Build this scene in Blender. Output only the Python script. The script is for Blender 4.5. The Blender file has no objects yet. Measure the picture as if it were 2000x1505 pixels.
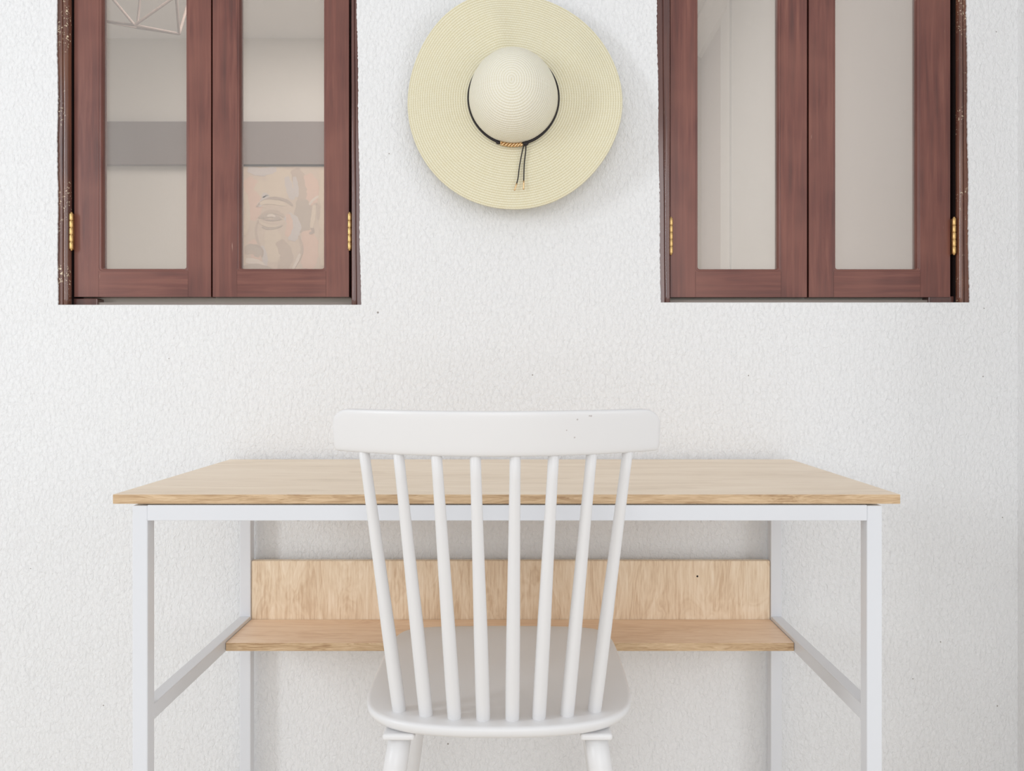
import bpy, bmesh, math, random
from mathutils import Vector, Matrix

random.seed(7)
SC = bpy.context.scene
COL = SC.collection

# ------------------------------------------------------------------ camera, world, lights, exposure
F_PX = 1600.0            # focal length in pixels of the 2000 px wide frame
CAM_Z = 0.936
cam_d = bpy.data.cameras.new('camera')
cam = bpy.data.objects.new('camera', cam_d); COL.objects.link(cam)
cam.location = (0, 0, CAM_Z); cam.rotation_euler = (math.pi / 2, 0, 0)
cam_d.sensor_fit = 'HORIZONTAL'; cam_d.sensor_width = 36.0
cam_d.lens = 36.0 * F_PX / 2000.0
cam_d.shift_x = -15.0 / 2000.0
cam_d.shift_y = -25.5 / 2000.0
cam_d.clip_start = 0.02
SC.camera = cam

w = bpy.data.worlds.new('world'); SC.world = w; w.use_nodes = True
wb = w.node_tree.nodes['Background']
wb.inputs['Color'].default_value = (0.985, 0.985, 0.985, 1)
wb.inputs['Strength'].default_value = 0.69

def area(name, loc, target, sx, sy, power, col):
    d = bpy.data.lights.new(name, 'AREA'); d.shape = 'RECTANGLE'; d.size = sx; d.size_y = sy
    d.energy = power; d.color = col
    o = bpy.data.objects.new(name, d); COL.objects.link(o); o.location = loc
    o.rotation_euler = (Vector(target) - Vector(loc)).to_track_quat('-Z', 'Y').to_euler()
    return o
area('daylight_left', (-2.9, -0.35, 1.75), (0.3, 1.7, 0.95), 0.5, 1.4, 28.5, (0.90, 0.95, 1.0))
area('fill_right', (3.1, -0.7, 1.5), (0.9, 1.7, 1.0), 1.2, 1.6, 17, (0.93, 0.96, 1.0))  # added fill with no visible source, brightens the right side
area('fill_behind', (0.1, -2.1, 1.4), (0.1, 1.6, 0.55), 1.9, 2.2, 28, (0.95, 0.97, 1.0))  # added low fill behind the camera, brightens the wall under the desk
area('far_room_light', (-0.9, 3.2, 2.74), (-0.9, 3.4, 0), 1.4, 1.4, 38, (1.0, 0.94, 0.91))

SC.view_settings.view_transform = 'Standard'; SC.view_settings.look = 'None'
SC.view_settings.gamma = 1.0; SC.view_settings.use_curve_mapping = False
SC.view_settings.exposure = 0.0

# ------------------------------------------------------------------ helpers
def lin(r, g, b):
    f = lambda c: (c / 255 / 12.92) if c / 255 <= .04045 else ((c / 255 + .055) / 1.055) ** 2.4
    return (f(r), f(g), f(b), 1)

def link(name, bm, mats, parent=None, smooth=False, loc=None):
    bmesh.ops.recalc_face_normals(bm, faces=bm.faces[:])
    me = bpy.data.meshes.new(name); bm.to_mesh(me); bm.free()
    for m in (mats if isinstance(mats, (list, tuple)) else [mats]): me.materials.append(m)
    if smooth:
        for p in me.polygons: p.use_smooth = True
    o = bpy.data.objects.new(name, me); COL.objects.link(o)
    if parent: o.parent = parent
    if loc: o.location = loc
    return o

def empty(name, loc, label=None, cat=None, group=None, kind=None):
    o = bpy.data.objects.new(name, None); COL.objects.link(o); o.location = loc
    o.empty_display_size = .05
    if label: o['label'] = label
    if cat: o['category'] = cat
    if group: o['group'] = group
    if kind: o['kind'] = kind
    return o

def box(bm, x0, x1, y0, y1, z0, z1, mi=0):
    v = [bm.verts.new(p) for p in ((x0,y0,z0),(x1,y0,z0),(x1,y1,z0),(x0,y1,z0),(x0,y0,z1),(x1,y0,z1),(x1,y1,z1),(x0,y1,z1))]
    fs = []
    for q in ((0,3,2,1),(4,5,6,7),(0,1,5,4),(1,2,6,5),(2,3,7,6),(3,0,4,7)):
        f = bm.faces.new([v[i] for i in q]); f.material_index = mi; fs.append(f)
    return fs

def bevel(o, wdt, seg=2, ang=40):
    m = o.modifiers.new('bevel', 'BEVEL'); m.width = wdt; m.segments = seg; m.limit_method = 'ANGLE'; m.angle_limit = math.radians(ang)
    m.harden_normals = False
    return o

def tube(bm, pts, radii, n=16, cap=True, squash=None):
    """round tube through pts with a radius per point"""
    rings = []
    P = [Vector(p) for p in pts]
    up = Vector((0, 0, 1))
    prev = None
    for i, p in enumerate(P):
        t = (P[min(i+1, len(P)-1)] - P[max(i-1, 0)]).normalized()
        if prev is None:
            a = t.cross(up)
            if a.length < 1e-3: a = t.cross(Vector((0, 1, 0)))
            a.normalize()
        else:
            a = (prev - t * prev.dot(t)).normalized()
        prev = a; b = t.cross(a)
        r = radii[i] if isinstance(radii, (list, tuple)) else radii
        rings.append([bm.verts.new(p + (a * math.cos(2*math.pi*k/n) + b * math.sin(2*math.pi*k/n)) * r) for k in range(n)])
    for i in range(len(rings)-1):
        for k in range(n):
            bm.faces.new((rings[i][k], rings[i][(k+1)%n], rings[i+1][(k+1)%n], rings[i+1][k]))
    if cap:
        bm.faces.new(rings[0][::-1]); bm.faces.new(rings[-1])
    return rings

def catmull(pts, sub):
    out = []
    n = len(pts)
    for i in range(n-1):
        p0 = Vector(pts[max(i-1,0)]); p1 = Vector(pts[i]); p2 = Vector(pts[i+1]); p3 = Vector(pts[min(i+2,n-1)])
        for k in range(sub):
            t = k/sub
            out.append(.5*((2*p1)+(-p0+p2)*t+(2*p0-5*p1+4*p2-p3)*t*t+(-p0+3*p1-3*p2+p3)*t**3))
    out.append(Vector(pts[-1]))
    return out

# ------------------------------------------------------------------ materials
class NT:
    def __init__(s, name):
        s.m = bpy.data.materials.new(name); s.m.use_nodes = True
        s.t = s.m.node_tree; s.n = s.t.nodes; s.l = s.t.links
        s.b = s.n['Principled BSDF']; s.out = s.n['Material Output']
    def add(s, typ, **kw):
        n = s.n.new(typ)
        for k, v in kw.items(): setattr(n, k, v)
        return n
    def put(s, sock, v):
        if isinstance(v, bpy.types.NodeSocket): s.l.new(v, sock)
        else: sock.default_value = v
    def coords(s, scale=(1,1,1), kind='Object', rot=(0,0,0)):
        tc = s.add('ShaderNodeTexCoord'); mp = s.add('ShaderNodeMapping')
        mp.inputs['Scale'].default_value = scale; mp.inputs['Rotation'].default_value = rot
        s.l.new(tc.outputs[kind], mp.inputs[0]); return mp.outputs[0]
    def noise(s, vec, scale, detail=3, rough=.5, dist=0):
        n = s.add('ShaderNodeTexNoise'); s.l.new(vec, n.inputs['Vector'])
        n.inputs['Scale'].default_value = scale; n.inputs['Detail'].default_value = detail
        n.inputs['Roughness'].default_value = rough; n.inputs['Distortion'].default_value = dist
        return n.outputs['Fac']
    def math(s, op, a, b=0.0, c=None, clamp=False):
        n = s.add('ShaderNodeMath', operation=op); n.use_clamp = clamp
        s.put(n.inputs[0], a); s.put(n.inputs[1], b)
        if c is not None: s.put(n.inputs[2], c)
        return n.outputs[0]
    def ramp(s, fac, stops, interp='LINEAR'):
        n = s.add('ShaderNodeValToRGB'); s.l.new(fac, n.inputs[0]); n.color_ramp.interpolation = interp
        e = n.color_ramp.elements
        while len(e) < len(stops): e.new(.5)
        for i, (p, c) in enumerate(stops): e[i].position = p; e[i].color = c
        return n.outputs[0]
    def mix(s, fac, a, b, mode='MIX'):
        n = s.add('ShaderNodeMix', data_type='RGBA', blend_type=mode)
        s.put(n.inputs[0], fac); s.put(n.inputs[6], a); s.put(n.inputs[7], b); return n.outputs[2]
    def bump(s, h, strength, dist=.001, normal=None):
        n = s.add('ShaderNodeBump'); n.inputs['Strength'].default_value = strength; n.inputs['Distance'].default_value = dist
        s.l.new(h, n.inputs['Height'])
        if normal: s.l.new(normal, n.inputs['Normal'])
        return n.outputs[0]
    def spots(s, vec, pts):
        """mask that is 1 inside small nicks at given places: (x,y,z,radius)"""
        acc = None
        for x, y, z, r in pts:
            d = s.add('ShaderNodeVectorMath', operation='DISTANCE'); s.l.new(vec, d.inputs[0]); d.inputs[1].default_value = (x, y, z)
            m = s.math('MULTIPLY', s.math('SUBTRACT', r, d.outputs['Value']), 1/(r*.5), clamp=True)
            acc = m if acc is None else s.math('MAXIMUM', acc, m)
        return acc
    def done(s, col=None, rough=None, normal=None, metal=None, spec=None, coat=None):
        if col is not None: s.put(s.b.inputs['Base Color'], col)
        if rough is not None: s.put(s.b.inputs['Roughness'], rough)
        if normal is not None: s.put(s.b.inputs['Normal'], normal)
        if metal is not None: s.put(s.b.inputs['Metallic'], metal)
        if spec is not None: s.put(s.b.inputs['Specular IOR Level'], spec)
        if coat is not None: s.put(s.b.inputs['Coat Weight'], coat); s.b.inputs['Coat Roughness'].default_value = .15
        return s.m

def mat_plaster(name, col, specks=None, strength=.55):
    t = NT(name); v = t.coords()
    fine = t.noise(t.coords((1.25, 1.25, .75)), 135, 4, .6, .8); mid = t.noise(v, 34, 3, .55, .4); big = t.noise(v, 5, 2, .5)
    h = t.math('ADD', t.math('MULTIPLY', fine, .72), t.math('MULTIPLY', mid, .36))
    h = t.math('ADD', h, t.math('MULTIPLY', big, .9))
    c = t.mix(t.math('MULTIPLY', t.noise(v, 1.7, 3), .5), col, tuple(x*.965 for x in col[:3]) + (1,))
    if specks:
        c = t.mix(t.math('MULTIPLY', t.spots(v, specks), .75), c, lin(120, 108, 98))
    return t.done(c, .82, t.bump(h, strength, .0046), spec=.25)

def mat_oak(name, grain, light, mid, dark, cross=70, along=2.2, rough=.48, contrast=1.0, off=0):
    """laminate oak; grain = axis the grain runs along"""
    t = NT(name)
    sc = [cross, cross, cross]; sc[grain] = along
    tc = t.add('ShaderNodeTexCoord'); mp0 = t.add('ShaderNodeMapping'); mp0.inputs['Location'].default_value = (off, off*.7, off*1.3)
    t.l.new(tc.outputs['Object'], mp0.inputs[0])
    mp = t.add('ShaderNodeMapping'); mp.inputs['Scale'].default_value = sc; t.l.new(mp0.outputs[0], mp.inputs[0])
    v = mp.outputs[0]
    fine = t.noise(v, 3.2, 4, .65, .5)
    mp2 = t.add('ShaderNodeMapping'); s2 = [cross*.13]*3; s2[grain] = along*.55; mp2.inputs['Scale'].default_value = s2; t.l.new(mp0.outputs[0], mp2.inputs[0])
    broad = t.noise(mp2.outputs[0], 2.0, 3, .55, 1.2)
    wv = t.math('FRACT', t.math('MULTIPLY', broad, 9.0)); wv = t.math('ABSOLUTE', t.math('SUBTRACT', wv, .5))
    mp3 = t.add('ShaderNodeMapping'); s3 = [cross*6]*3; s3[grain] = along*10; mp3.inputs['Scale'].default_value = s3; t.l.new(mp0.outputs[0], mp3.inputs[0])
    pores = t.noise(mp3.outputs[0], 1.0, 2, .6)
    k = t.math('ADD', t.math('MULTIPLY', fine, .55), t.math('MULTIPLY', broad, .45))
    k = t.math('ADD', k, t.math('MULTIPLY', t.math('SUBTRACT', wv, .25), .16*contrast))
    k = t.math('ADD', k, t.math('MULTIPLY', t.math('SUBTRACT', pores, .5), .16*contrast))
    a = .5 - .17/contrast; b = .5 + .17/contrast
    c = t.ramp(k, [(a, dark), (.5, mid), (b, light)])
    return t.done(c, rough, t.bump(fine, .12, .0006), spec=.35)

def mat_mahogany(name, grain, base, hi, lo, rough=.36, chips=False, streak=.6, coat=.25):
    t = NT(name)
    sc = [26, 26, 26]; sc[grain] = 1.4
    v = t.coords(sc); o = t.coords()
    f = t.noise(v, 3, 5, .6, .4); c0 = t.ramp(f, [(.3, lo), (.5, base), (.72, hi)])
    blot = t.noise(o, 7, 2, .5)
    c = t.mix(t.math('MULTIPLY', t.math('SUBTRACT', blot, .38, clamp=True), 2.2, clamp=True), c0, hi)
    sc2 = [260, 260, 260]; sc2[grain] = 5
    p = t.noise(t.coords(sc2), 1.0, 3, .6)
    c = t.mix(t.math('MULTIPLY', t.math('SUBTRACT', .5, p, clamp=True), 1.6*streak, clamp=True), c, lo)
    # pale scuffs
    sc3 = [150, 150, 150]; sc3[2] = 22
    s = t.noise(t.coords(sc3, rot=(0, .15, 0)), 1.0, 2, .5)
    s2 = t.noise(o, 11, 2, .5)
    sm = t.math('MULTIPLY', t.math('SUBTRACT', s, .735, clamp=True), 9, clamp=True)
    sm = t.math('MULTIPLY', sm, t.math('MULTIPLY', t.math('SUBTRACT', s2, .56, clamp=True), 12, clamp=True))
    c = t.mix(t.math('MULTIPLY', sm, .7), c, lin(206, 176, 160))
    if chips:
        q = t.noise(o, 210, 3, .6); q2 = t.noise(o, 16, 2, .5)
        m = t.math('MULTIPLY', t.math('MULTIPLY', t.math('SUBTRACT', q, .60, clamp=True), 30, clamp=True),
                   t.math('MULTIPLY', t.math('SUBTRACT', q2, .54, clamp=True), 14, clamp=True))
        c = t.mix(m, c, lin(226, 208, 178))
    return t.done(c, rough, t.bump(f, .10, .0008), spec=.4, coat=coat)

def mat_paint(name, col, rough=.42, nicks=None, bump=.05):
    t = NT(name); v = t.coords()
    n = t.noise(v, 9, 3); c = t.mix(t.math('MULTIPLY', n, .35), col, tuple(x*.95 for x in col[:3])+(1,))
    if nicks: c = t.mix(t.math('MULTIPLY', t.spots(v, nicks), .5), c, lin(140, 120, 112))
    return t.done(c, rough, t.bump(t.noise(v, 60, 3), bump, .0008), spec=.45)

def mat_metal(name, col, rough=.3):
    t = NT(name); v = t.coords()
    n = t.noise(v, 300, 3); c = t.mix(n, col, tuple(x*.6 for x in col[:3])+(1,))
    return t.done(c, rough, metal=1.0)

def mat_plain(name, col, rough=.6, spec=.3):
    t = NT(name); v = t.coords()
    return t.done(t.mix(t.noise(v, 12, 2), col, tuple(x*.94 for x in col[:3])+(1,)), rough, spec=spec)

def mat_glass(name):
    t = NT(name)
    t.n.remove(t.b)
    tr = t.add('ShaderNodeBsdfTransparent'); tr.inputs[0].default_value = (.98, .985, .98, 1)
    df = t.add('ShaderNodeBsdfDiffuse'); df.inputs[0].default_value = (.78, .76, .74, 1)
    gl = t.add('ShaderNodeBsdfGlossy'); gl.inputs['Roughness'].default_value = .03
    fr = t.add('ShaderNodeFresnel'); fr.inputs[0].default_value = 1.45
    dust = t.math('ADD', t.math('MULTIPLY', t.noise(t.coords(), 4, 3), .06), .13)
    m1 = t.add('ShaderNodeMixShader'); t.l.new(dust, m1.inputs[0]); t.l.new(tr.outputs[0], m1.inputs[1]); t.l.new(df.outputs[0], m1.inputs[2])
    m2 = t.add('ShaderNodeMixShader'); t.l.new(fr.outputs[0], m2.inputs[0]); t.l.new(m1.outputs[0], m2.inputs[1]); t.l.new(gl.outputs[0], m2.inputs[2])
    t.l.new(m2.outputs[0], t.out.inputs[0])
    return t.m

WY = 1.775      # face of the plaster wall
def at(px, py, Y): return ((px-1015)*Y/F_PX, CAM_Z + (727-py)*Y/F_PX)
speck_px = [(738,610,2.6),(1040,732,1.8),(1462,733,1.6),(875,1452,2.2),(1783,1325,1.6),(1837,1253,1.7),(202,1377,1.8),(1920,735,1.6),
            (1946,62,1.5),(1958,1010,1.5),(1948,1378,1.8),(760,300,1.5),(330,700,1.3),(1922,602,1.4),(60,1110,1.4)]
specks = [(at(x, y, WY)[0], WY, at(x, y, WY)[1], r*WY/F_PX) for x, y, r in speck_px]
M_wall = mat_plaster('white_plaster', (.86, .862, .868, 1), specks, 1.0)
M_wall2 = mat_plaster('far_plaster', (.70, .655, .60, 1), None, .2)
M_wallr = mat_plaster('far_side_plaster', (.74, .70, .68, 1), None, .15)
M_ceil = mat_plain('ceiling_white', (.86, .84, .82, 1), .8)
M_floor = mat_oak('floor_boards', 0, lin(240,234,224), lin(234,226,214), lin(222,210,196), 30, 1.0)
M_top = mat_oak('oak_top', 0, lin(247,231,209), lin(240,221,197), lin(220,199,173), 60, 2.0, .42, .9)
M_edge = mat_oak('oak_edge', 0, lin(219,192,158), lin(200,170,134), lin(166,132,98), 300, 6, .5, 1.25, 3.1)
M_shelf = mat_oak('oak_shelf', 0, lin(248,223,197), lin(240,211,183), lin(222,188,158), 60, 3.0, .45, 1.0, 1.7)
M_panel = mat_oak('oak_panel', 2, lin(244,226,202), lin(232,210,182), lin(212,184,154), 62, 4.0, .5, 1.15, 5.3)
M_frame = mat_paint('white_metal_paint', (.74, .755, .79, 1), .34, None, .02)
M_chair = mat_paint('white_chair_paint', (.775, .768, .77, 1), .36,
                    [(x, .9985+.083*(x/.218)**2+.018*(1-(z-.8308)/.0577)-1.34, z, q) for x, z, q in ((.1207,.8814,.0017),(.1185,.8816,.0014),(.1030,.8773,.0015),(.0998,.8545,.0014),(.0895,.8640,.0011))])
base, hi, lo = lin(112,67,59), lin(134,86,74), lin(92,58,53)
M_stile = mat_mahogany('mahogany_upright', 2, base, hi, lo)
M_rail = mat_mahogany('mahogany_crosswise', 0, base, hi, lo)
M_jamb = mat_mahogany('mahogany_jamb', 2, lin(92,56,50), lin(110,72,62), lin(66,42,40), .13, False, coat=1.0)
M_jamb_chip = mat_mahogany('chipped_mahogany_jamb', 2, lin(96,58,46), lin(124,80,58), lin(66,42,38), .15, True, coat=1.0)
M_dark = mat_plain('gap_shade', lin(28,17,17), .6)  # near-black colour stands in for shade deep in gaps and recesses
M_sill = mat_plain('grey_sill', lin(205,195,182), .6)
M_sill2 = mat_plain('grey_sill_edge', lin(158,146,138), .6)
M_brass = mat_metal('aged_brass', (.80, .53, .22, 1), .32)
M_gold = mat_metal('gold', (.90, .62, .34, 1), .25)
M_cord = mat_plain('black_cord', lin(34,28,30), .5, .4)
M_glass = mat_glass('dusty_glass')
M_screw = mat_metal('dull_steel', (.5, .5, .5, 1), .4)

# ------------------------------------------------------------------ the setting
OPEN = {1: dict(bl=-1.001, br=-.344, tl=-1.0035, tr=-.356, zb=1.0825, zt=1.98),
        2: dict(bl=.3055, br=.9745, tl=.294, tr=.967, zb=1.0875, zt=1.98)}

def loop_pts(o, jit, n=240):
    c = [(o['bl'], o['zb']), (o['br'], o['zb']), (o['tr'], o['zt']), (o['tl'], o['zt'])]
    out = []
    for i in range(4):
        a, b = c[i], c[(i+1) % 4]
        vert = i in (1, 3)
        m = n if vert else 30
        for k in range(m):
            t = k/m
            j = (random.gauss(0, 1) * jit * (1 if vert else .25)) if k else 0
            x = a[0]+(b[0]-a[0])*t; z = a[1]+(b[1]-a[1])*t
            if vert: x += j + .0007*math.sin(t*23+i) 
            else: z += j
            out.append((x, z, i, k == 0))
    return out

bm = bmesh.new()
X0, X1, Z1 = -3.2, 1.079, 2.81
def rect_edges(y):
    v = [bm.verts.new(p) for p in ((X0, y, 0), (X1, y, 0), (X1, y, Z1), (X0, y, Z1))]
    return [bm.edges.new((v[i], v[(i+1) % 4])) for i in range(4)]
front = rect_edges(WY); back = rect_edges(WY+.14)
for k, o in OPEN.items():
    pts = loop_pts(o, .00038)
    big = []
    e = .012
    rings = []
    n = len(pts)
    cx = (o['bl']+o['br'])/2; cz = (o['zb']+o['zt'])/2
    for (yy, off) in ((WY, 0), (WY+.0035, 0), (WY+.0035, e), (WY+.14, e)):
        r = []
        for (x, z, sd, corner) in pts:
            if off:
                if sd == 0 or (corner and sd == 1): z -= off
                if sd == 1 or (corner and sd == 2): x += off
                if sd == 2 or (corner and sd == 3): z += off
                if sd == 3 or (corner and sd == 0): x -= off
            r.append(bm.verts.new((x, yy, z)))
        rings.append(r)
    for a, b in zip(rings[:-1], rings[1:]):
        for i in range(n): bm.faces.new((a[i], a[(i+1) % n], b[(i+1) % n], b[i]))
    front += [bm.edges.get((rings[0][i], rings[0][(i+1) % n])) for i in range(n)]
    back += [bm.edges.get((rings[3][i], rings[3][(i+1) % n])) for i in range(n)]
bmesh.ops.triangle_fill(bm, edges=front, use_beauty=True)
bmesh.ops.triangle_fill(bm, edges=back, use_beauty=True)
o = link('wall_back', bm, M_wall); o['kind'] = 'structure'

def slab(name, x0, x1, y0, y1, z0, z1, m):
    bm = bmesh.new(); box(bm, x0, x1, y0, y1, z0, z1); o = link(name, bm, m); o['kind'] = 'structure'; return o
slab('wall_right', 1.079, 1.20, 1.45, 1.915, 0, 2.81, M_wall)
slab('floor', -3.2, 1.2, -2.6, 4.72, -.06, 0, M_floor)
FY, FX, FZ = 4.60, 1.02, 2.81
slab('wall_far', -3.2, 1.15, FY, FY+.12, 0, FZ, M_wall2)
slab('wall_far_right', FX, FX+.12, 1.915, FY, 0, FZ, M_wallr)
slab('wall_far_left', -3.2, -3.08, 1.915, FY, 0, FZ, M_wall2)
slab('ceiling', -3.2, 1.2, 1.915, FY+.12, FZ, FZ+.08, M_ceil)
# dark beam across the far wall, seen through the left window
slab('trim_1', -3.08, -.35, FY-.05, FY, 2.093, 2.329, mat_plain('taupe_beam', lin(128,114,108), .6))
# cornice and pale door casing on the far side wall, seen through the right window
bm = bmesh.new()
pr = [(0,0),(-.085,0),(-.085,-.02),(-.05,-.05),(-.02,-.10),(0,-.11)]
a = [bm.verts.new((FX+x, 1.915, FZ+z)) for x, z in pr]; b = [bm.verts.new((FX+x, FY, FZ+z)) for x, z in pr]
for i in range(len(pr)): bm.faces.new((a[i], a[(i+1) % 6], b[(i+1) % 6], b[i]))
bm.faces.new(a); bm.faces.new(b)
o = link('trim_2', bm, M_ceil); o['kind'] = 'structure'
M_case = mat_plain('casing_white', (.88, .87, .85, 1), .5)
bm = bmesh.new()
for (y0, y1, d) in ((3.88, 4.11, .012), (3.88, 3.94, .026), (2.75, 2.98, .012)):
    box(bm, FX-d, FX, y0, y1, 0, 2.75)
o = link('trim_3', bm, M_case); o['kind'] = 'structure'
dr = empty('door_1', (FX, 3.43, 0), kind='structure')
bm = bmesh.new(); box(bm, -.018, -.001, -.45, .45, 0, 2.70)
for (z0, z1) in ((.25, 1.0), (1.15, 2.5)):
    box(bm, -.024, -.018, -.33, .33, z0, z1)
bevel(link('door_panel', bm, mat_plain('door_white', (.84, .835, .82, 1), .5), dr), .003)

# ------------------------------------------------------------------ windows
def sash_part(root, x0, x1, z0, z1, y, stile_l, stile_r, railh):
    """outer rectangle x0..x1, z0..z1; rounded moulding round the glass"""
    bm = bmesh.new(); th = .030
    ix0, ix1, iz0, iz1 = x0+stile_l, x1-stile_r, z0+railh, z1-railh
    # stiles full height, rails between them (front faces), each with own grain
    def q(pts, mi):
        f = bm.faces.new([bm.verts.new(p) for p in pts]); f.material_index = mi; return f
    g = .00035
    for yy in (y, y+th):
        q([(x0,yy,z0),(ix0,yy,z0),(ix0,yy,z1),(x0,yy,z1)], 0)
        q([(ix1,yy,z0),(x1,yy,z0),(x1,yy,z1),(ix1,yy,z1)], 0)
        q([(ix0+g,yy,z0),(ix1-g,yy,z0),(ix1-g,yy,iz0),(ix0+g,yy,iz0)], 1)
        q([(ix0+g,yy,iz1),(ix1-g,yy,iz1),(ix1-g,yy,z1),(ix0+g,yy,z1)], 1)
    # fine joint line behind the gap
    for xx in (ix0, ix1): q([(xx-.001,y+.0006,z0),(xx+.001,y+.0006,z0),(xx+.001,y+.0006,iz0),(xx-.001,y+.0006,iz0)], 2)
    q([(x0,y,z0),(x0,y+th,z0),(x0,y+th,z1),(x0,y,z1)], 0); q([(x1,y,z0),(x1,y+th,z0),(x1,y+th,z1),(x1,y,z1)], 0)
    q([(x0,y,z0),(x1,y,z0),(x1,y+th,z0),(x0,y+th,z0)], 0); q([(x0,y,z1),(x1,y,z1),(x1,y+th,z1),(x0,y+th,z1)], 0)
    # inner moulding
    def rr(off, r, yy):
        ax0, ax1, az0, az1 = ix0+off, ix1-off, iz0+off, iz1-off
        out = []
        for cx, cz, a0 in ((ax1-r, az1-r, 0), (ax0+r, az1-r, 90), (ax0+r, az0+r, 180), (ax1-r, az0+r, 270)):
            for k in range(7):
                t = math.radians(a0+k*15); out.append(bm.verts.new((cx+r*math.cos(t), yy, cz+r*math.sin(t))))
        return out
    L = [rr(0, .0075, y), rr(.0012, .007, y+.0022), rr(.0022, .0065, y+.0012), rr(.0045, .006, y+.0025), rr(.0058, .005, y+.006), rr(.0062, .0045, y+.016), rr(.0062, .0045, y+th-.006), rr(0, .0045, y+th)]
    n = len(L[0])
    for a, b in zip(L[:-1], L[1:]):
        for i in range(n):
            f = bm.faces.new((a[i], a[(i+1) % n], b[(i+1) % n], b[i])); f.smooth = True
            c = f.calc_center_median(); f.material_index = 1 if (c.z < iz0+.006 or c.z > iz1-.006) else 0
    # small fillets in the four corners
    for ci, (cx, cz) in enumerate(((ix1, iz1), (ix0, iz1), (ix0, iz0), (ix1, iz0))):
        c = bm.verts.new((cx, y, cz)); arc = L[0][ci*7:(ci+1)*7]
        for a, b in zip(arc[:-1], arc[1:]): bm.faces.new((c, a, b))
    s = link('sash', bm, [M_stile, M_rail, M_dark], root)
    bm = bmesh.new(); box(bm, ix0+.002, ix1-.002, y+.0155, y+.0185, iz0+.002, iz1-.002)
    gobj = link('glass_pane', bm, M_glass, s)
    return s

def hinge(root, x, z0, z1, side):
    bm = bmesh.new(); y = 1.7845; r = .0045; n = 5; h = (z1-z0-.006)/n
    for k in range(n):
        a = z0+.003+k*h
        tube(bm, [(x,y,a+.0004),(x,y,a+.0012),(x,y,a+h-.0012),(x,y,a+h-.0004)], [r*.93, r, r, r*.93], 14)
    tube(bm, [(x,y,z0),(x,y,z0+.0015),(x,y,z1-.0015),(x,y,z1)], [r*.4, r*.62, r*.62, r*.4], 12)
    box(bm, x-.0012, x+.0012, y, y+.022, z0+.003, z1-.003)
    h = link('hinge', bm, M_brass, root, smooth=False)
    for p in h.data.polygons: p.use_smooth = len(p.vertices) == 4 and abs(p.normal.z) < .3
    return h

def window(k, hz):
    o = OPEN[k]
    root = empty('window_%d' % k, (0, 0, 0), kind='structure')
    zt = 2.0
    def edge(z, side):
        t = (z-o['zb'])/(o['zt']-o['zb'])
        return (o['bl']+(o['tl']-o['bl'])*t) if side < 0 else (o['br']+(o['tr']-o['br'])*t)
    # jambs: flat outer strip, glossy half-round bead, step back to the rebate
    for side in (-1, 1):
        bm = bmesh.new()
        prof = [(-.010, .0045), (.0085, .0038), (.0095, .006)]
        for j in range(9):
            a = math.pi*j/8; prof.append((.0155-.006*math.cos(a), .0068-.0060*math.sin(a)))
        prof += [(.0225, .010), (.0225, .0140), (.0225, .021), (.031, .0215+.035), (.031, .095), (-.010, .095)]
        rows = []
        for i in range(41):
            z = o['zb']-.010 + (zt-o['zb'])*i/40
            r = []
            e0 = edge(o['zb'], side) if True else 0
            es = edge(max(z, o['zb']), side)
            for (u, d) in prof:
                wob = .00015*math.sin(z*31+side)*(1 if .008 < u < .023 else 0)
                # the inner rebate stays plumb, the plastered edge leans
                lean = max(0, 1-max(u, 0)/.022)
                xx = (e0 + (es-e0)*lean) - side*(u+wob)
                r.append(bm.verts.new((xx, WY+d, z)))
            rows.append(r)
        m = len(prof)
        for a, b in zip(rows[:-1], rows[1:]):
            for i in range(m):
                f = bm.faces.new((a[i], a[(i+1) % m], b[(i+1) % m], b[i])); f.smooth = 2 <= i <= 11
                if i >= 13: f.material_index = 1  # deep rebate faces coloured near-black as gap shade
        bm.faces.new(rows[0]); bm.faces.new(rows[-1])
        link('jamb', bm, [M_jamb_chip if (k == 1) == (side < 0) else M_jamb, M_dark], root)
    bl, br, zb = o['bl'], o['br'], o['zb']
    # bottom member: pale grey sill behind the sashes with a step
    bm = bmesh.new()
    box(bm, bl+.025, br-.025, 1.802, 1.868, zb-.010, zb+.0075, 1)
    box(bm, bl+.025, br-.025, 1.8255, 1.868, zb+.0076, zb+.022)
    link('sill', bm, [M_sill, M_sill2], root)
    bm = bmesh.new(); box(bm, bl+.02, br-.02, 1.80, 1.86, 1.955, 1.99); link('head', bm, M_jamb, root)
    # dark corner block at the outer bottom corner
    bm = bmesh.new()
    if k == 1: box(bm, bl+.020, bl+.0745, 1.7975, 1.834, zb-.002, zb+.016)
    else: box(bm, br-.0775, br-.020, 1.7975, 1.834, zb-.002, zb+.016)
    bevel(link('corner_block', bm, M_jamb, root), .002)
    # casements
    ys = 1.794
    if k == 1: xs = ((-.9755, -.6762), (-.6722, -.3740)); z0 = 1.1015; st = ((.0535, .0500), (.0530, .0500))
    else: xs = ((.3305, .6290), (.6335, .9428)); z0 = 1.1008; st = ((.0545, .0565), (.0540, .0655))
    for (x0, x1), (sl, sr) in zip(xs, st):
        sash_part(root, x0, x1, z0, 1.95, ys, sl, sr, .0560)
    # rebate strip, gap shade put into its colour, where the two sashes meet
    bm = bmesh.new(); xm = (xs[0][1]+xs[1][0])/2
    box(bm, xm-.010, xm+.010, 1.8245, 1.832, z0+.002, 1.95); link('astragal', bm, M_dark, root)
    hinge(root, xs[0][0]-.0010, hz[0], hz[1], -1)
    hinge(root, xs[1][1]+.0035, hz[0], hz[1], 1)
    return root
window(1, (1.2010, 1.2850))
window(2, (1.1915, 1.2745))

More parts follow.
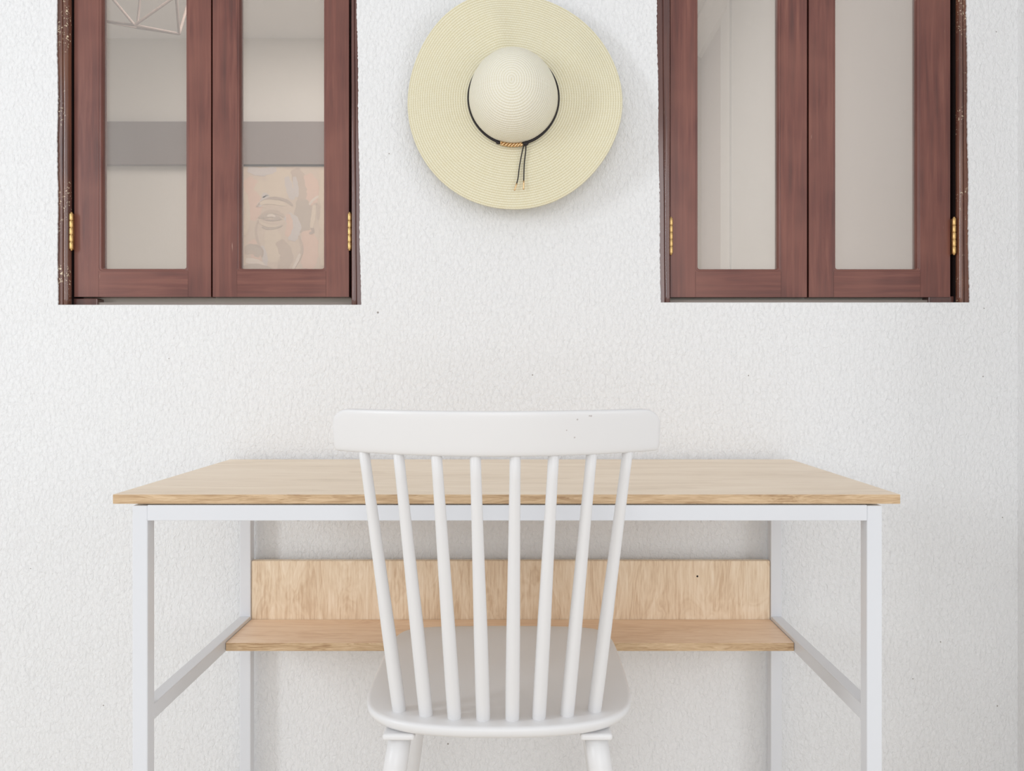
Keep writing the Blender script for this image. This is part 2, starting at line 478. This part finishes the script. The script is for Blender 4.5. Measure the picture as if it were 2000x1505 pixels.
# ------------------------------------------------------------------ desk
DX = -.0195
desk = empty('desk', (DX, 1.50, 0), 'pale oak writing desk on white metal legs with a low shelf, against the white wall', 'desk')
def dbox(name, x0, x1, y0, y1, z0, z1, m, bv=.0012, parent=desk):
    bm = bmesh.new(); box(bm, x0-DX, x1-DX, y0-1.5, y1-1.5, z0, z1)
    if isinstance(m, list):
        for f in bm.faces:
            f.normal_update()
            f.material_index = 1 if abs(f.normal.y) > .5 else 0
    o = link(name, bm, m, parent)
    if bv: bevel(o, bv)
    return o
dbox('desktop', -.621, .581, 1.250, 1.755, .7355, .750, [M_top, M_edge], .0008)
L0, L1 = -.5925, .5545; LW = .0235; FYd = 1.2525; RY = 1.732
for x in (L0, L1-LW):
    for y in (FYd, RY):
        leg = dbox('leg', x, x+LW, y, y+.0245, 0.008, .7325, M_frame, .0016)
        bm = bmesh.new(); box(bm, x-DX+.001, x+LW-DX-.001, y-1.5+.001, y-1.5+.0235, 0, .008)
        bevel(link('foot_cap', bm, M_cord, leg), .001)
    dbox('side_rail', x+.0005, x+LW-.0005, FYd+.0246, RY-.0001, .708, .7325, M_frame)
    dbox('stretcher', x+.0005, x+LW-.0005, FYd+.0246, RY-.0001, .3955, .4205, M_frame)
dbox('front_rail', L0+LW, L1-LW, FYd-.0012, FYd+.0225, .7095, .7335, M_frame)
dbox('rear_rail', L0+LW, L1-LW, RY+.002, RY+.0235, .7095, .7325, M_frame)
dbox('shelf', L0+LW+.0005, L1-LW-.0005, 1.584, 1.7345, .3975, .4135, [M_shelf, M_edge], .0008)
bp = dbox('back_panel', L0+LW+.0005, L1-LW-.0005, 1.7355, 1.7505, .3975, .5370, M_panel, .0012)
for px in (583, 1388):
    bm = bmesh.new(); x = (px-1015)*1.262/F_PX - DX
    tube(bm, [(x, 1.262-1.5, .7096), (x, 1.262-1.5, .7084), (x, 1.262-1.5, .7076)], [.004, .004, .0022], 14)
    link('screw', bm, M_screw, desk)
bm = bmesh.new(); x, z = at(1362, 1125, 1.7355)
tube(bm, [(x-DX, 1.7356-1.5, z), (x-DX, 1.7350-1.5, z)], [.0022, .0018], 12)
link('screw_hole', bm, M_dark, bp)

# ------------------------------------------------------------------ chair
CX = -.031
chair = empty('spindle_chair', (CX, 1.34, 0), 'white painted wooden chair with eight back spindles, pushed under the desk', 'chair')
SZ = .450
half = [(0,1.1205),(.055,1.1225),(.105,1.131),(.145,1.146),(.172,1.167),(.190,1.196),(.1995,1.240),(.2025,1.30),(.2035,1.37),(.203,1.44),
        (.2005,1.495),(.194,1.530),(.179,1.554),(.150,1.567),(.10,1.574),(0,1.577)]
hs = catmull([(a, b, 0) for a, b in half], 5)
outline = [(p.x, p.y) for p in hs] + [(-p.x, p.y) for p in hs[-2:0:-1]]
bm = bmesh.new(); cy = 1.36
def ring(scale, z, push=0):
    r = []
    for (x, y) in outline:
        v = Vector((x, y-cy)); 
        v2 = v*scale - (v.normalized()*push)
        zz = z
        r.append(bm.verts.new((v2.x, v2.y+cy-1.34, zz)))
    return r
prof = [(0,.0)]  # push-in from the rim, height below the seat top
rings = []
for (s, z) in ((.10,-.0050),(.25,-.0050),(.45,-.0045),(.62,-.0035),(.76,-.0016),(.88,-.0004)):
    rings.append(ring(s, SZ+z))
for (p, z) in ((.0065, 0), (.0030,-.0006), (.0010,-.0022), (0,-.0050), (.0004,-.0085), (.0022,-.0125), (.0060,-.0165), (.013,-.0195), (.024,-.0215), (.034,-.022)):
    rings.append(ring(1, SZ+z, p))
n = len(outline)
for a, b in zip(rings[:-1], rings[1:]):
    for i in range(n): bm.faces.new((a[i], a[(i+1)%n], b[(i+1)%n], b[i]))
bm.faces.new(rings[0]); bm.faces.new(rings[-1][::-1])
link('seat', bm, M_chair, chair, smooth=True)

# crest rail: bowed, ends towards the sitter, rounded upper corners
HW = .2215; RT, RB = .8885, .8308
def railY(x): return .9985 + .083*(x/.218)**2
bm = bmesh.new(); NU = 80; NV = 14; th = .022
def rail_z(x, v):
    e = HW-abs(x); r = .026
    top = RT - (r - math.sqrt(max(0, r*r-(r-e)**2)) if e < r else 0)
    r2 = .004
    bot = RB + (r2 - math.sqrt(max(0, r2*r2-(r2-e)**2)) if e < r2 else 0)
    return bot + (top-bot)*v
cols = []
secN = []
for i in range(NU+1):
    s = i/NU*2-1
    x = HW*math.copysign(1-(1-abs(s))**1.45, s) if abs(s) > 0 else 0
    x = HW*math.sin(s*math.pi/2)**1 if abs(s) > .0 else 0
    dy = 2*.083*x/(.218**2); nl = math.hypot(1, dy); nx, ny = -dy/nl, 1/nl
    sec = []
    # closed rounded section: (v across height, d through thickness)
    K = 32
    ztop, zbot = rail_z(x, 1), rail_z(x, 0)
    h = max(ztop-zbot, .002)
    e = HW-abs(x); tt = th*min(1, .55+.45*math.sqrt(min(1, e/.006)))
    for k in range(K):
        a = 2*math.pi*k/K
        ca, sa = math.cos(a), math.sin(a)
        p = 6
        u = math.copysign(abs(ca)**(2/p), ca); v = math.copysign(abs(sa)**(2/p), sa)
        d = (u*.5+.5)*tt + (th-tt)/2; z = zbot + h*(v*.5+.5)
        Yb = railY(x) + .018*(1-(z-RB)/(RT-RB))
        sec.append(bm.verts.new((x+nx*d, Yb+ny*d-1.34, z)))
    cols.append(sec)
for a, b in zip(cols[:-1], cols[1:]):
    for k in range(K): bm.faces.new((a[k], a[(k+1)%K], b[(k+1)%K], b[k]))
bm.faces.new(cols[0]); bm.faces.new(cols[-1][::-1])
link('crest_rail', bm, M_chair, chair, smooth=True)

bots = [-.1415, -.1015, -.0605, -.0200, .0205, .0575, .0975, .1375]
tops = [-.1755, -.1260, -.0750, -.0250, .0255, .0745, .1245, .1745]
for b, t in zip(bots, tops):
    yb = 1.1535 + .030*(b/.14)**2; yt = railY(t)+.027
    p0 = Vector((b, yb-1.34, SZ-.012)); p1 = Vector((t, yt-1.34, RB+.012))
    pts = [p0.lerp(p1, q) for q in (0, .02, .06, .15, .35, .55, .75, .9, 1)]
    bm = bmesh.new(); tube(bm, pts, [.0098,.0098,.0100,.0100,.0095,.0085,.0076,.0071,.0070], 20)
    link('spindle', bm, M_chair, chair, smooth=True)

for sx in (-1, 1):
    for (yt, yb, bk) in ((1.168, 1.085, True), (1.475, 1.565, False)):
        xt = sx*.1385 if bk else sx*.142; xb = sx*.198
        p0 = Vector((xt, yt-1.34, .4245)); p1 = Vector((xb, yb-1.34, 0))
        pts = [p0.lerp(p1, q) for q in (0, .1, .3, .6, .85, .985, 1)]
        bm = bmesh.new(); tube(bm, pts, [.0160,.0168,.0172,.0155,.0132,.012,.011], 24)
        # flatten the foot on the floor
        for v in bm.verts:
            if v.co.z < 0: v.co.z = 0
        lg = link('leg', bm, M_chair, chair, smooth=True)
        bm = bmesh.new(); box(bm, xt-.0225, xt+.0225, yt-1.34-.024, yt-1.34+.030, .4215, .4305)
        bevel(link('mounting_block', bm, M_chair, lg), .0035, 3)

# ------------------------------------------------------------------ straw hat
HY = 1.712; HX, HZ = at(1003, 193, HY)
hat = empty('sun_hat', (HX, HY, HZ), 'wide brimmed cream straw sun hat hanging crown outwards on the white wall', 'hat')
def mat_straw(nm='woven_straw', c1=lin(252, 248, 226), c2=lin(244, 236, 204), cg=lin(212, 198, 154)):
    t = NT(nm)
    uv = t.add('ShaderNodeUVMap'); sp = t.add('ShaderNodeSeparateXYZ'); t.l.new(uv.outputs[0], sp.inputs[0])
    u, v = sp.outputs[0], sp.outputs[1]
    ring_ = t.math('FRACT', v)                       # v counts the braid rows
    row = t.math('FLOOR', v)
    prof = t.math('SINE', t.math('MULTIPLY', ring_, math.pi))        # 0 at seams, 1 on the ridge
    # braid stitches lean alternately, their number grows with the row
    rr = t.math('MAXIMUM', t.math('ADD', row, 1.0), 2.0)
    ang = t.math('MULTIPLY', u, t.math('MULTIPLY', rr, 6.0))
    ang = t.math('ADD', ang, t.math('MULTIPLY', t.math('ABSOLUTE', t.math('SUBTRACT', ring_, .5)), 1.3))
    st = t.math('ABSOLUTE', t.math('SUBTRACT', t.math('FRACT', ang), .5))
    h = t.math('ADD', t.math('MULTIPLY', prof, .8), t.math('MULTIPLY', t.math('MULTIPLY', st, 1.2), prof))
    gapm = t.math('MULTIPLY', t.math('SUBTRACT', .55, t.math('MULTIPLY', prof, .9), clamp=True), 1.6, clamp=True)
    hole = t.math('MULTIPLY', t.math('SUBTRACT', .20, st, clamp=True), 3.2, clamp=True)
    m = t.math('ADD', t.math('MULTIPLY', gapm, .75), t.math('MULTIPLY', hole, .55), clamp=True)
    n = t.noise(t.coords(), 160, 2)
    c = t.mix(n, c1, c2)
    c = t.mix(m, c, cg)
    t.done(c, .6, t.bump(h, .55, .0016), spec=.3)
    t.b.inputs['Subsurface Weight'].default_value = 0
    # a little light passes the thin straw
    tl = t.add('ShaderNodeBsdfTranslucent'); t.l.new(c, tl.inputs[0])
    ms = t.add('ShaderNodeMixShader'); ms.inputs[0].default_value = .16
    t.l.new(t.b.outputs[0], ms.inputs[1]); t.l.new(tl.outputs[0], ms.inputs[2]); t.l.new(ms.outputs[0], t.out.inputs[0])
    return t.m
M_straw = mat_straw()
M_crown = mat_straw('pale_straw_crown', lin(255, 252, 240), lin(252, 248, 230), lin(232, 222, 190))
ROW = .0052
def revolve(name, prof, parent, wave=None, nseg=160, smooth=True, thick=.0016):
    """prof: list of (radius, y depth) in hat space; UV u=angle, v=row count along the profile"""
    bm = bmesh.new(); uvl = bm.loops.layers.uv.new('UVMap')
    s = [0]
    for a, b in zip(prof[:-1], prof[1:]): s.append(s[-1]+math.hypot(b[0]-a[0], b[1]-a[1]))
    rings = []
    for (r, y) in prof:
        rg = []
        for k in range(nseg):
            a = 2*math.pi*k/nseg
            x, z = r*math.cos(a), r*math.sin(a); yy = y
            if wave: x, yy, z = wave(r, a, x, yy, z)
            rg.append(bm.verts.new((x, yy, z)))
        rings.append(rg)
    for i in range(len(rings)-1):
        for k in range(nseg):
            f = bm.faces.new((rings[i][k], rings[i][(k+1)%nseg], rings[i+1][(k+1)%nseg], rings[i+1][k]))
            vals = ((k, i), (k+1, i), (k+1, i+1), (k, i+1))
            for lp, (kk, ii) in zip(f.loops, vals): lp[uvl].uv = (kk/nseg, OFFV+s[ii]/ROW)
            f.smooth = True
    if prof[0][0] < .002: bm.faces.new(rings[0])
    o = link(name, bm, M_crown if name == 'crown' else M_straw, parent)
    m = o.modifiers.new('solid', 'SOLIDIFY'); m.thickness = thick; m.offset = 1
    return o
# crown: rounded dome leaning out from the wall (towards -Y)
OFFV = 0
cr = []
H = .102; R = .0915
for i in range(49):
    t = i/48*math.pi/2
    r = R*math.sin(t)**.86; y = -H*math.cos(t)**.95
    cr.append((max(r, .0006), y))
def cw(r, a, x, y, z):
    # slightly pinched, higher than wide, soft dent near the tip
    k = -y/H
    return x*(1-.05*k) - .003*k, y, z*1.03 + .002*k + (.004*k if z > 0 else 0)
revolve('crown', cr, hat, cw, 128)
OFFV = 18
br = []
for i in range(61):
    t = i/60; r = .090 + (.2265-.090)*t
    y = -.0005 + .006*math.sin(t*math.pi*.5) + .010*t*t
    br.append((r, y))
br.append((.2268, .0175))
def bw(r, a, x, y, z):
    t = max(0, (r-.090)/.1365)
    # a: 0 = right, 90 deg = up. gentle waves, upper left resting on the wall, right and lower edge lifted
    wv = .011*math.sin(2*a+.6) + .009*math.sin(3*a-1.0) + .004*math.sin(5*a+.4)
    y2 = y + t*t*wv + t*t*.012*(-math.cos(a)) + t*.006*math.sin(a)
    rr = 1 + t*(.006*math.sin(3*a+.5) - .006*math.sin(a*2+.3))
    # soft folds above the crown
    fold = .010*math.exp(-((math.degrees(a)-104)/11)**2) + .008*math.exp(-((math.degrees(a)-32)/14)**2)
    y2 += -fold*math.sin(math.pi*min(1, t*1.1))*1.0
    return x*rr, min(y2, WY-HY-.004), z*rr
brim = revolve('brim', br, hat, bw, 240)
# hat band: black cord, gold bar, knots and tails
def band_pt(a, r=.0945, y=-.006): return Vector((r*math.cos(a), y-.0020, r*math.sin(a)*1.02-.001))
A0 = math.radians(270-18); A1 = math.radians(270+13)      # bar between these
bm = bmesh.new(); pts = []; rad = []
NN = 120
for i in range(NN+1):
    a = A1 + (A0 + 2*math.pi - A1)*i/NN
    pts.append(band_pt(a)); rad.append(.0017+.0018*max(0, -math.sin(a))**3)
tube(bm, pts, rad, 10)
cord = link('hat_band', bm, M_cord, hat, smooth=True)
for a, rr in ((A0-.02, .0042), (A1+.03, .0056)):
    c = band_pt(a, .0965); bm = bmesh.new()
    bmesh.ops.create_icosphere(bm, subdivisions=3, radius=rr, matrix=Matrix.Translation(c+Vector((0, -.002, 0))) @ Matrix.Diagonal((1.15, .8, .85, 1)))
    for v in bm.verts:      # wound cord: shallow turns round the knot
        d = v.co-c; v.co = c + d*(1+.10*math.sin(d.x*2400+d.z*1500))
    link('knot', bm, M_cord, cord, smooth=True)
bm = bmesh.new()
NB = 40
for ph in (0, math.pi/1.0):
    pts = []
    for i in range(NB+1):
        t = i/NB; a = A0+.03 + (A1-A0-.06)*t
        c = band_pt(a, .0965, -.009)
        tw = t*math.pi*7+ph
        pts.append(c+Vector((0, -math.cos(tw)*.0020, math.sin(tw)*.0024)))
    tube(bm, pts, .0023, 8)
link('gold_bar', bm, M_gold, cord, smooth=True)
knot = band_pt(A1+.03, .0965)
yb = -.004
for tail in ([(0,0),( -.005,-.010),(-.012,-.045),(-.0155,-.072),(-.0225,-.096)], [(0.001,0),(.001,-.012),(-.0020,-.040),(-.0030,-.065),(-.0035,-.094)]):
    P = catmull([(knot.x+a, knot.y-.002+.006*min(1, -b/.03), knot.z+b) for a, b in tail], 6)
    # tails lie on the brim
    bm = bmesh.new(); tube(bm, P[:-4], .00125, 8); c = link('tie_end', bm, M_cord, cord, smooth=True)
    bm = bmesh.new(); tube(bm, P[-5:], .00155, 8); link('gold_tip', bm, M_gold, c, smooth=True)

# ------------------------------------------------------------------ far room: portrait on the wall under the beam
PY = FY-.03
pt = empty('painting', (at(540, 420, PY)[0], PY, at(540, 420, PY)[1]), 'pale painted portrait of a face, seen through left window glass under grey beam', 'painting')
ox, oz = pt.location.x, pt.location.z
bm = bmesh.new(); x0, _ = at(412, 0, PY); x1, _ = at(720, 0, PY); z1 = at(0, 325, PY)[1]; z0 = at(0, 640, PY)[1]
box(bm, x0-ox, x1-ox, 0, .028, z0-oz, z1-oz); link('canvas', bm, mat_plain('canvas_ground', lin(204,184,166), .9), pt)
def stroke(bm, pts, wid, mi, lift):
    """painted brush stroke: ribbon through pixel points"""
    P = catmull([(x, y, 0) for x, y in pts], 6); n = len(P); L = []; Rr = []
    for i, p in enumerate(P):
        t = (P[min(i+1,n-1)]-P[max(i-1,0)]).normalized(); nn = Vector((-t.y, t.x, 0))
        wd = wid*.5*(.35+.65*math.sin(math.pi*(i+.5)/n)**.6)*(1+.12*math.sin(i*2.1))
        for s, A in ((1, L), (-1, Rr)):
            q = p+nn*wd*s; X, Z = at(q.x, q.y, PY); A.append(bm.verts.new((X-ox, -lift, Z-oz)))
    for i in range(n-1):
        f = bm.faces.new((L[i], L[i+1], Rr[i+1], Rr[i])); f.material_index = mi
cols_ = [lin(150,140,130), lin(222,176,158), lin(188,188,196), lin(214,196,172), lin(168,148,134), lin(226,214,204), lin(128,116,112)]
pm = [mat_plain('hazed_oil_paint_%s' % nme, tuple(a*.42+b*.58 for a, b in zip(c, lin(206,186,168))), .85) for nme, c in zip(('olive','rose','lilac','sand','umber','cream','shade'), cols_)]  # paints blended toward the canvas: glass haze put into their colour
bm = bmesh.new()
S = [ # big patches first
 ([(480,350),(500,380),(490,430)], 34, 1), ([(520,345),(560,350),(580,375)], 40, 3), ([(500,360),(530,375),(560,380)], 34, 3),
 ([(575,330),(588,360),(600,410),(590,450)], 30, 4), ([(600,340),(612,370),(606,400)], 26, 1), ([(560,345),(566,370),(572,390)], 14, 2),
 ([(590,390),(592,430),(588,455)], 34, 0), ([(560,420),(575,440),(570,470)], 26, 2), ([(562,418),(566,440),(560,462)], 13, 1),
 ([(528,448),(534,475),(532,512)], 34, 3), ([(545,470),(560,500),(548,530)], 26, 4), ([(600,450),(606,490),(600,525)], 34, 1),
 ([(490,470),(500,490),(498,520)], 22, 1), ([(478,488),(496,486),(508,500)], 20, 0), ([(512,480),(518,505),(516,530)], 10, 2),
 ([(480,508),(500,512),(516,520)], 13, 5), ([(476,522),(500,520),(530,526)], 11, 0), ([(484,330),(510,336),(540,330)], 16, 2),
 ([(505,402),(520,385),(512,380)], 12, 2), ([(575,345),(578,365),(580,385)], 10, 2),
 ([(501,404),(514,393),(535,387),(560,392),(572,402)], 6, 6), ([(508,398),(525,394),(560,400)], 9, 3),
 ([(505,426),(520,415),(540,414),(556,424)], 7, 4), ([(510,424),(530,420),(548,428)], 10, 0), ([(522,422),(530,420),(538,423)], 5, 5),
 ([(514,428),(530,430),(550,428)], 3, 6), ([(505,430),(520,440),(550,441)], 6, 3), ([(512,443),(530,447),(552,440)], 4, 0),
 ([(505,430),(500,450),(505,475),(512,490)], 5, 4), ([(500,478),(512,488),(512,502)], 5, 6), ([(478,494),(490,492),(500,496)], 7, 4),
 ([(604,400),(612,390),(624,382)], 5, 5), ([(608,405),(620,400),(622,430)], 6, 4), ([(606,440),(612,452),(604,456)], 6, 6), ([(614,400),(612,425),(608,445)], 9, 3),
 ([(584,460),(590,490),(576,520)], 6, 4), ([(570,530),(580,510),(586,495)], 6, 5), ([(480,380),(484,420),(478,460)], 10, 3), ([(640,330),(650,420),(640,520)], 50, 3),
 ([(430,350),(440,420),(430,520)], 44, 3), ([(455,360),(458,430),(452,540)], 28, 1)]
for i, (p, wd, mi) in enumerate(S): stroke(bm, p, wd, mi, .0004+.00005*i)
link('painted_face', bm, pm, pt)

# pendant lamp with an open faceted wire shade, top of the left pane
LY = 3.55
lx, lz = at(280, 60, LY)
lamp = empty('pendant_lamp', (lx, LY, FZ), 'faceted open wire pendant lamp hanging behind the upper left window pane', 'lamp')
def lp(px, py, dy): X, Z = at(px, py, LY+dy); return Vector((X-lx, dy, Z-FZ))
V = [lp(350,66,0), lp(263,49,-.10), lp(196,40,.02), lp(344,-8,-.12), lp(210,-14,-.10), lp(268,54,.17), lp(372,-10,.10), lp(186,-30,.10), lp(280,-95,-.06), lp(285,-95,.10), lp(275,-20,.26)]
E = [(0,1),(1,2),(1,4),(1,3),(0,3),(2,4),(0,5),(2,5),(3,4),(0,6),(3,6),(2,7),(4,7),(3,8),(4,8),(6,9),(7,9),(8,9),(5,10),(6,10),(7,10),(10,9)]
bm = bmesh.new()
for a, b in E: tube(bm, [V[a], V[b]], .0058, 8)
link('wire_shade', bm, mat_plain('taupe_wire', lin(140,122,112), .6), lamp)
bm = bmesh.new(); top = (V[8]+V[9])/2
tube(bm, [(0,0,0),(0,0,-.02),(0,0,-.021),(top.x*.5,top.y*.5,top.z*.6),top], [.05,.05,.004,.004,.004], 14); link('cord', bm, M_screw, lamp)
bm = bmesh.new(); c = Vector((0, .03, lz-FZ+.22)); bmesh.ops.create_uvsphere(bm, u_segments=20, v_segments=12, radius=.03, matrix=Matrix.Translation(c))
tube(bm, [c, top], [.014, .006], 12)
link('bulb', bm, mat_plain('bulb_glass', (.9, .88, .84, 1), .3), lamp, smooth=True)
